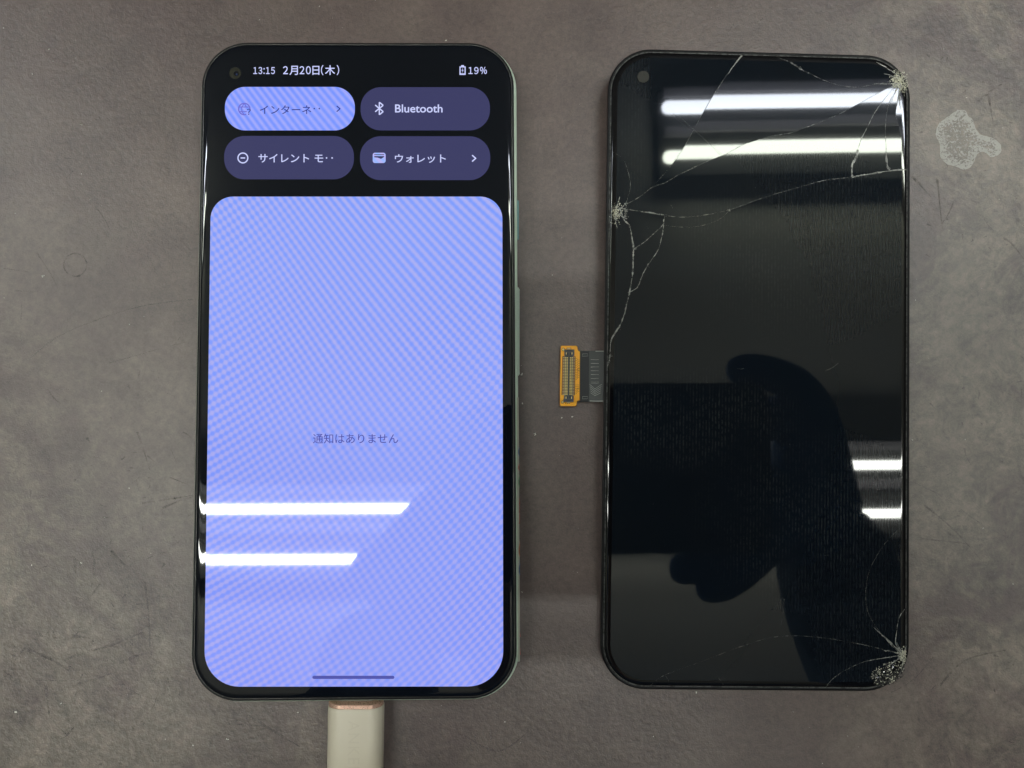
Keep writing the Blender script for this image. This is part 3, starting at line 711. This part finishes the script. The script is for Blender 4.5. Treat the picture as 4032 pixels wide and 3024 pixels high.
crack([(2440, 818), (2473, 825), (2544, 835), (2622, 848)], .00012, .0002, M_crack, .8); crack([(3355, 697), (3443, 682), (3502, 673), (3585, 667)], .00014, .00012, M_crack, .8)
crack([(3378, 590), (3368, 625), (3355, 650), (3354, 697)], .0005, .00035, M_crack); crack([(3489, 600), (3493, 650), (3502, 673)], .00035, .0005, M_crack)
crack([(3355, 697), (3443, 682), (3502, 673), (3570, 667)], .0003, .00028, M_crack); crack([(2673, 456), (2838, 608)], .00006, .00006, M_crackf, amp=.2)
crack([(3114, 247), (3149, 270), (3165, 280)], .0005, .0002, M_crackf); crack([(2923, 217), (2895, 250), (2868, 290)], .0004, .0001, M_crack)
for k_, (a, b, c_, d) in enumerate([(3513, 2544, 3470, 2500), (3556, 2580, 3480, 2560), (3556, 2580, 3470, 2592), (3556, 2590, 3540, 2660), (3556, 2575, 3575, 2540), (3556, 2580, 3530, 2530), (3546, 330, 3490, 350), (3546, 330, 3510, 400), (3546, 330, 3530, 420), (3540, 310, 3480, 290), (3540, 300, 3450, 245), (2430, 830, 2466, 800), (2430, 835, 2470, 862), (2425, 820, 2440, 775), (2425, 850, 2430, 900), (3540, 330, 3440, 332), (3545, 340, 3545, 430), (3556, 2580, 3500, 2620), (3556, 2580, 3440, 2470)]):
    crack([(a, b), ((a + c_) / 2 + random.uniform(-4, 4), (b + d) / 2 + random.uniform(-4, 4)), (c_, d)], .0004, .0001, M_crack, amp=3)

def chips(name, cx, cy, rx, ry, n, r, m, up=.5, lab=None, poly=None):
    mb = MB(); k = 0
    while k < n:
        x, y = (cx + random.gauss(0, rx / 2), cy + random.gauss(0, ry / 2)) if not poly else (random.uniform(min(p[0] for p in poly), max(p[0] for p in poly)), random.uniform(min(p[1] for p in poly), max(p[1] for p in poly)))
        if poly and not inpoly(x, y, poly): continue
        k += 1; p = loc(x, y)
        if abs(p.x) > GW / 2 - .0006 or abs(p.y) > GH / 2 - .0006: continue
        mb.chip(MR @ Vector((p.x, p.y, rimz(p))), r * random.uniform(.5, 1.4), up)
    mb.out(name, m, disp, kind='stuff', label=lab)
chips('crushed_glass', 3540, 320, 32, 38, 300, .00026, M_chip, .5, 'pale crushed glass at the top right impact')
chips('crushed_glass', 3562, 345, 16, 22, 50, .0002, M_chip)
chips('crushed_glass', 2425, 838, 18, 34, 190, .0002, M_chip, .5, 'crushed glass at the left edge impact')
chips('crushed_glass', 2464, 832, 7, 36, 60, .0002, M_crack)
chips('crushed_glass', 3557, 2580, 20, 26, 200, .00022, M_chip, .5, 'crushed glass at the bottom right impact')
cpoly = [(3462, 2625), (3500, 2605), (3553, 2612), (3562, 2640), (3550, 2665), (3515, 2690), (3470, 2700), (3440, 2692), (3425, 2665), (3440, 2640)]
def slivers(name, poly, n, m, lab=None, hub=None):
    mb = MB(); k = 0
    while k < n:
        x, y = random.uniform(3420, 3570), random.uniform(2600, 2705)
        if not inpoly(x, y, poly): continue
        k += 1; p = loc(x, y)
        if abs(p.x) > GW / 2 - .0006 or abs(p.y) > GH / 2 - .0006: continue
        a = random.gauss(.5, .7) if random.random() < .6 else random.uniform(0, 3.14); L = random.uniform(.0002, .0011); w = random.uniform(.00005, .0002)
        d = MR.to_3x3() @ Vector((math.cos(a), math.sin(a), 0)); q = NR.cross(d); c = MR @ Vector((p.x, p.y, rimz(p) + random.uniform(0, .0002)))
        mb.add([c - d * L / 2, c + d * L / 2, c + q * w + NR * random.uniform(-.0001, .0002), c - q * w * .4 + NR * random.uniform(.00005, .0003)], [(0, 1, 2), (0, 3, 1), (0, 2, 3), (1, 3, 2)])
    mb.out(name, m, disp, kind='stuff', label=lab)
slivers('splintered_glass', cpoly, 330, M_chip2, 'splintered glass filling the bottom right corner')
slivers('splintered_glass', cpoly, 110, M_chip)
chips('glass_grit', 2950, 1500, 900, 1700, 90, .00005, M_crack, .6, 'fine grit on the broken glass')
for cx_, cy_, r_ in ((2437, 1290, 8), (2552, 1045, 6), (2493, 1075, 5), (2404, 1398, 8), (2620, 847, 9), (2498, 980, 7), (2478, 1152, 7), (3355, 697, 5), (3500, 665, 8), (2873, 827, 5), (3149, 268, 7)):
    chips('fracture_flakes', cx_, cy_, r_, r_ * 1.3, 12, .00013, M_crack, .5)
for a, b, c_, d in ((2640, 805, 2650, 820), (2545, 885, 2552, 900), (2905, 1450, 2930, 1450), (3250, 1460, 3300, 1430), (2620, 2660, 2635, 2685), (3230, 2185, 3262, 2185), (2990, 300, 2993, 308), (2826, 2665, 2848, 2695), (3075, 2460, 3088, 2360)):
    crack([(a, b), ((a + c_) / 2 + 2, (b + d) / 2 + 3), (c_, d)], .00007, .00007, M_crackf, amp=1)
pdisc('camera_window', 2532, 304, 23.5, M_hole2, disp, plane=lambda a, b: (ar(a, b) + NR * .00025), lab='round camera cut-out in the upper left of the broken display')

# ribbon cable with its connector, lying on the bench
def fx(a, b): return 2130 + a / 4.609, 1300 + b / 4.609
ZF = .0009
def fa(a, b, z=ZF): return at(*fx(a, b), z)
fl = [(712, 378), (1175, 372), (1165, 1305), (700, 1300)]
mb = MB()
# ribbon climbs from the bench to the underside of the display
cols = [(700, .0007), (860, .0008), (1000, .0012), (1140, .0016), (1300, .0018)]
vs = []
for (a, z) in cols:
    for z_ in (z, z - .00012): vs += [fa(a + 6, 376, z_), fa(a - 4, 1302, z_)]
fs = []
for i in range(len(cols) - 1):
    o_ = i * 4; fs += [(o_, o_ + 1, o_ + 5, o_ + 4), (o_ + 2, o_ + 6, o_ + 7, o_ + 3), (o_, o_ + 4, o_ + 6, o_ + 2), (o_ + 1, o_ + 3, o_ + 7, o_ + 5)]
fs.append((0, 2, 3, 1)); mb.add(vs, fs)
flex = mb.out('ribbon_cable', M_flex, disp, label='black ribbon cable leaving the left edge of the display')
mb = MB(); mb.prism([fa(a, b, .00095) for a, b in [(708, 382), (708, 1297), (868, 1297), (872, 382)]], .0001); mb.out('cable_tape', M_flexd, flex)
mb = MB()
def zr(a): return .0008 + max(0, (a - 860)) / 280 * .0008 + .00005
for i, b in enumerate((535, 602, 668, 737, 805, 877, 942, 962)):
    ribbon(mb, [fa(a, b + random.uniform(-3, 3), zr(a)) for a in (905, 960, 1010, 1050)], .00011 if i < 6 else .00006, .00005, jit=.4)
for i in range(5):
    ribbon(mb, [fa(885 + 4 * i, 985 + i * 38, zr(900)), fa(985, 985 + i * 38 + 85 - i * 8, zr(985))], .00008, .00008); ribbon(mb, [fa(1100 - 4 * i, 985 + i * 38, zr(1090)), fa(975, 985 + i * 38 + 85 - i * 8, zr(985))], .00008, .00008)
ribbon(mb, [fa(885, 1285, zr(885)), fa(1000, 1288, zr(1000)), fa(1150, 1286, zr(1140))], .0002); ribbon(mb, [fa(990, 382, zr(990)), fa(1150, 380, zr(1140))], .0002)
for b0 in (430, 1205): ribbon(mb, [fa(755, b0, .00098), fa(850, b0, .00098), fa(848, b0 + 40, .00098), fa(750, b0 + 42, .00098), fa(755, b0, .00098)], .00006)
mb.out('cable_ridges', M_ridge, flex, kind='stuff')
board = [(356, 300), (362, 284), (376, 278), (640, 278), (658, 288), (666, 306), (672, 345), (684, 368), (714, 384), (706, 1276), (676, 1282), (658, 1298), (652, 1346), (640, 1376), (622, 1384), (366, 1382), (348, 1374), (340, 1352), (342, 900)]
mb = MB(); mb.prism([fa(a, b) for a, b in board][::-1], .0008); bo = mb.out('connector_board', M_fpc_rim, disp, label='orange polyimide board carrying the ribbon connector')
cxy = (525, 830)
mb = MB(); mb.prism([fa(cxy[0] + (a - cxy[0]) * .955, cxy[1] + (b - cxy[1]) * .985, ZF + .00005) for a, b in board][::-1], .0001); mb.out('orange_film', M_fpc, bo)
for a, b in ((405, 350), (393, 1305)):
    n = 20
    mesh('pad_ring', [fa(a + 30 * math.cos(2 * math.pi * i / n), b - 30 * math.sin(2 * math.pi * i / n), ZF + .00007) for i in range(n)], [tuple(range(n))], M_trace, bo)
    mesh('alignment_pad', [fa(a + 22 * math.cos(2 * math.pi * i / n), b - 22 * math.sin(2 * math.pi * i / n), ZF + .0001) for i in range(n)], [tuple(range(n))], M_gold, bo)
# darker windows under the solder tails
def slant(b): return -(b - 350) * 14 / 950
mb = MB(); mb.prism([fa(x, y, ZF + .00008) for x, y in [(388, 472), (374, 1176), (618, 1180), (628, 478)]], .00004); mb.out('solder_window', M_trace, bo)
con_ = MB()
def cb(mb, a0, b0, a1, b1, z, d): mb.prism([fa(a0 + slant(b0), b0, z), fa(a0 + slant(b1), b1, z), fa(a1 + slant(b1), b1, z), fa(a1 + slant(b0), b0, z)], d)
for q in [(425, 350, 605, 400), (428, 400, 606, 465), (434, 1195, 606, 1245), (425, 1245, 607, 1302)]: cb(con_, *q, ZF + .0007, .0006)
cb(con_, 438, 465, 470, 1195, ZF + .00045, .0004); cb(con_, 565, 465, 592, 1195, ZF + .00045, .0004)
cb(con_, 500, 455, 524, 1210, ZF + .00065, .0006)
conn = con_.out('connector_housing', M_conn, bo)
mb = MB(); cb(mb, 452, 430, 580, 1230, ZF + .0002, .0001)
for q in [(465, 362, 570, 386), (468, 1262, 572, 1280)]: cb(mb, *q, ZF + .00072, .0001)
for q in [(470, 412, 496, 462), (528, 412, 556, 462), (470, 1198, 496, 1240), (530, 1198, 556, 1240)]: cb(mb, *q, ZF + .00072, .0001)
mb.out('connector_well', M_conn2, conn)
gp, tp = MB(), MB()
for i in range(25):
    b = 490 + i * 27.9
    for a0, a1, z in ((441, 461, .00055), (466, 494, .0004), (529, 553, .0004), (562, 582, .00055)): cb(gp, a0, b, a1, b + 17, ZF + z, .0002)
    for a0, a1 in ((402, 434), (595, 617)): cb(tp, a0, b + 2, a1, b + 14, ZF + .00018, .0001)
for a, b in ((455, 402), (557, 402), (461, 1206), (562, 1206)): cb(gp, a, b, a + 14, b + 38, ZF + .00078, .0001)
for a, b in ((478, 322), (485, 1304)): cb(tp, a, b, a + 60, b + 20, ZF + .0002, .0001)
gp.out('contact_pins', M_gold, conn, kind='stuff'); tp.out('solder_tails', M_sold, bo, kind='stuff')
tr = MB()
for i in range(21):
    b = 515 + i * 32
    if 905 < b < 965: continue
    s = 28 if b < 720 else (-45 if b < 905 else (0 if b < 1060 else -40))
    ribbon(tr, [fa(622 + slant(b), b, ZF + .00007), fa(652 + slant(b), b, ZF + .00007), fa(680 + slant(b), b + s, ZF + .00007), fa(708 + slant(b), b + s, ZF + .00007)], .00008)
for a0, b0, a1, b1 in ((465, 318, 552, 330), (455, 1318, 545, 1334)):
    for k_ in range(3): cb(tr, a0 + k_ * 32, b0, a0 + k_ * 32 + 20, b0 + 18, ZF + .0001, .00004)
tr.out('copper_traces', M_trace, bo, kind='stuff')

# ------------------------------------------------------------------ what the glass mirrors: ceiling, lamps, the photographer
mesh('ceiling', [(-2.6, -2.0, 1.84), (-2.6, 2.2, 1.84), (2.8, 2.2, 1.84), (2.8, -2.0, 1.84), (-2.6, -2.0, 1.88), (-2.6, 2.2, 1.88), (2.8, 2.2, 1.88), (2.8, -2.0, 1.88)],
     [(0, 1, 2, 3), (7, 6, 5, 4), (0, 4, 5, 1), (1, 5, 6, 2), (2, 6, 7, 3), (3, 7, 4, 0)], M_ceil, kind='structure', label='plain off-white ceiling above the bench')
LAMP = 40.0
def tube_mat(nm, c_):
    return mat(nm, (0.8, 0.8, 0.8, 1), 0.4, emit=(*c_, 1), es=LAMP)
TB1 = tube_mat('cool_tube', (.84, .90, 1.0)); TB2 = tube_mat('green_white_tube', (.93, 1.0, .85)); TB3 = tube_mat('white_tube', (1.28, 1.32, 1.22))
def fixture(x0, y, rot, mats, label, sp=.124, L=1.22, tr=1.0):
    M = Matrix.Translation((x0, y, 1.75)) @ Matrix.Rotation(rot, 4, 'Z')
    f = empty('ceiling_light', M, label, 'light fixture', 'twin tube ceiling lights'); WM[f.name] = M
    # shallow white trough: centre ridge and sloping wings
    pr = [(-.125, .045), (-.118, .04), (-.03, .045), (-.022, .038), (.022, .038), (.03, .045), (.118, .04), (.125, .045), (.115, .09), (-.115, .09)]
    vs = [M @ Vector((x, a, b)) for x in (0, L) for a, b in pr]; n = len(pr)
    mesh('housing', vs, [(i, (i + 1) % n, n + (i + 1) % n, n + i) for i in range(n)] + [tuple(reversed(range(n))), tuple(range(n, 2 * n))], M_house, f)
    for y_ in (sp / 2 + .047, .010):
        vs = [M @ Vector((x, y_ + a, b)) for x in (.01, L - .01) for a, b in ((-.011, .022), (.011, .022), (.011, .05), (-.011, .05))]
        mesh('reflector_rib', vs, [(0, 1, 5, 4), (1, 2, 6, 5), (2, 3, 7, 6), (3, 0, 4, 7), (3, 2, 1, 0), (4, 5, 6, 7)], M_rib, f)
    for s, m in zip((1, -1), mats):
        k = 14; prof_ = [(a_, b_ * tr) for a_, b_ in [(0, .004), (.003, .011), (.010, .0155), (.018, .0165), (L - .018, .0165), (L - .010, .0155), (L - .003, .011), (L, .004)]]
        vs = [M @ Vector((x, s * sp / 2 + q * math.cos(2 * math.pi * i / k), q * math.sin(2 * math.pi * i / k))) for x, q in prof_ for i in range(k)]
        mesh('tube', vs, [(a * k + i, a * k + (i + 1) % k, (a + 1) * k + (i + 1) % k, (a + 1) * k + i) for a in range(len(prof_) - 1) for i in range(k)] + [tuple(reversed(range(k))), tuple(range((len(prof_) - 1) * k, len(prof_) * k))], m, f)
        for xx in (.008, L - .03):
            vs = [M @ Vector((xx + dx, s * sp / 2 + .012 * a, .03 + .045 * b)) for dx in (0, .022) for a, b in ((-1, -.2), (1, -.2), (1, .4), (-1, .4))]
            mesh('lamp_holder', vs, [(0, 1, 5, 4), (1, 2, 6, 5), (2, 3, 7, 6), (3, 0, 4, 7), (3, 2, 1, 0), (4, 5, 6, 7)], M_house, f)
    return f
fixture(.435, .6405, .027, (TB1, TB2), 'twin tube ceiling light mirrored at the top of the broken display')
fixture(-1.25, -.261, 0.003, (TB3, TB3), 'twin tube ceiling light mirrored at the left of the lit screen', .122, tr=.7)
fixture(.02, -.257, 0.003, (TB3, TB3), 'twin tube ceiling light mirrored at the right edge of the broken display', .122, tr=.7)
fixture(-2.15, .66, 0.0, (TB1, TB2), 'twin tube ceiling light far to the left, glinting in the phone edges')

# camera phone: its back sits just behind the lens of this picture
MP = Matrix.Translation(CAM) @ R.to_4x4() @ Matrix.Translation((.0575, -.030, .0020))
cp = empty('held_phone', MP, 'dark phone held level above the bench, seen mirrored in the broken glass', 'smartphone'); WM[cp.name] = MP
def rg(z, d, w=.155, h_=.082, r=.011): return [(x, y, z) for x, y in rrect(w, h_, r, d, 8)]
loft('body', [rg(0, .001), rg(.0008, 0), rg(.0075, 0), rg(.0085, .001)], M_phone, cp, MP, cap_top=True, cap_bot=True)
bump_ = loft('camera_bump', [[(x - .0575 + .004, y + .020, z) for x, y in rrect(.034, .034, .008, d, 8)] for z, d in ((-.0008, .0006), (-.0004, 0), (.0004, 0))], M_phone, cp, MP, cap_bot=True)
for a, b in ((-.0575 + .012, .028), (-.0575 + .012, .012), (-.0575 - .0, .020)):
    k = 20; mesh('lens', [MP @ Vector((a + .0055 * math.cos(2 * math.pi * i / k), b + .0055 * math.sin(2 * math.pi * i / k), -.00095)) for i in range(k)], [tuple(reversed(range(k)))], M_lens2, bump_)

def skin(name, nodes, edges, m, parent, sub=2):
    me = bpy.data.meshes.new(name); me.from_pydata([n[:3] for n in nodes], edges, []); ob = bpy.data.objects.new(name, me); COL.objects.link(ob)
    ob.modifiers.new('s', 'SKIN'); ob.modifiers.new('d', 'SUBSURF').levels = sub
    if not me.skin_vertices: bpy.context.view_layer.objects.active = ob
    for i, n in enumerate(nodes):
        sv = me.skin_vertices[0].data[i]; sv.radius = (n[3], n[3] * (n[4] if len(n) > 4 else 1)); sv.use_root = (i == 0)
    dg = bpy.context.evaluated_depsgraph_get(); e = ob.evaluated_get(dg).to_mesh()
    vs = [v.co.copy() for v in e.vertices]; fs = [tuple(p.vertices) for p in e.polygons]; ob.evaluated_get(dg).to_mesh_clear()
    bpy.data.objects.remove(ob); return mesh(name, vs, fs, m, parent, smooth=True)
MPn = Matrix.Translation((.05, -.2, .26))
man = empty('person', MPn, 'photographer in navy knit gloves and blue sleeves, holding up the dark phone', 'person'); WM[man.name] = MPn
# right hand: index along the upper edge, other fingers under the lower edge, thumb on the screen side
RH = [(.176, -.088, .232, .024), (.170, -.060, .226, .026), (.166, -.032, .221, .022), (.170, -.008, .214, .0125), (.152, .012, .209, .0105), (.133, .018, .206, .0098), (.115, .017, .204, .0086),
      (.150, -.058, .222, .016), (.130, -.083, .214, .0100), (.115, -.093, .209, .0092), (.101, -.092, .206, .0080), (.134, -.066, .219, .0105), (.112, -.080, .212, .0095), (.098, -.083, .208, .0088), (.088, -.082, .206, .0078),
      (.160, -.018, .222, .016), (.149, -.003, .2165, .0145), (.134, -.012, .219, .0115), (.121, -.022, .2205, .0085), (.148, -.045, .236, .0125), (.130, -.036, .228, .0100), (.114, -.032, .2235, .0085)]
skin('glove', RH, [(0, 1), (1, 2), (2, 3), (3, 4), (4, 5), (5, 6), (1, 7), (7, 8), (8, 9), (9, 10), (7, 11), (11, 12), (12, 13), (13, 14), (2, 15), (15, 16), (16, 17), (17, 18), (1, 19), (19, 20), (20, 21)], M_glove, man)
skin('sleeve', [(.175, -.056, .227, .027), (.183, -.085, .234, .033), (.199, -.125, .245, .037), (.232, -.18, .262, .041), (.28, -.27, .30, .048), (.33, -.38, .36, .055)], [(0, 1), (1, 2), (2, 3), (3, 4), (4, 5)], M_sleeve, man)
LH = [(-.058, -.105, .232, .024), (-.056, -.080, .226, .029), (-.044, -.060, .220, .019), (-.040, -.046, .214, .0115), (-.030, -.034, .209, .0098), (-.018, -.030, .207, .009), (-.008, -.030, .206, .0078),
      (-.030, -.078, .216, .013), (-.018, -.084, .209, .0098), (-.006, -.086, .206, .0088), (.006, -.084, .205, .0078), (-.042, -.055, .232, .0125), (-.028, -.045, .227, .010), (-.012, -.042, .2235, .0085),
      (-.042, -.092, .220, .013), (-.026, -.101, .212, .0095), (-.012, -.103, .208, .0085), (-.001, -.100, .206, .0075), (-.030, -.066, .2205, .018), (-.022, -.068, .2195, .0145), (-.010, -.062, .2195, .0105), (.000, -.062, .2205, .0082)]
skin('glove', LH, [(0, 1), (1, 2), (2, 3), (3, 4), (4, 5), (5, 6), (1, 7), (7, 8), (8, 9), (9, 10), (2, 11), (11, 12), (12, 13), (0, 14), (14, 15), (15, 16), (16, 17), (2, 18), (18, 19), (19, 20), (20, 21)], M_glove, man)
skin('sleeve', [(-.057, -.095, .230, .031), (-.064, -.13, .240, .037), (-.080, -.21, .262, .043), (-.10, -.30, .30, .05), (-.12, -.41, .36, .058)], [(0, 1), (1, 2), (2, 3), (3, 4)], M_sleeve, man)

# unseen trunk, neck and head, added to block lamp light over the bench centre
BD = [(.06, -.56, .20, .15, .75), (.06, -.52, .38, .16, .7), (.058, -.44, .53, .13, .75), (.055, -.36, .60, .055), (.05, -.31, .635, .055), (.045, -.245, .655, .092), (.04, -.18, .665, .085), (.04, -.145, .655, .05),
      (.22, -.44, .50, .075), (.315, -.43, .41, .062), (-.10, -.44, .50, .075), (-.14, -.43, .40, .062)]
M_skin = mat('skin', (0.45, 0.27, 0.19, 1), 0.55); M_hair = mat('dark_hair', (0.012, 0.01, 0.009, 1), 0.5)
bd = skin('body', BD, [(0, 1), (1, 2), (2, 3), (3, 4), (4, 5), (5, 6), (6, 7), (2, 8), (8, 9), (2, 10), (10, 11)], M_sleeve, man)
bd.data.materials.append(M_skin); bd.data.materials.append(M_hair)
for p in bd.data.polygons:
    c = MPn @ p.center
    if c.y > -.345 and abs(c.x - .05) < .13: p.material_index = 1 if c.z < .64 else 2
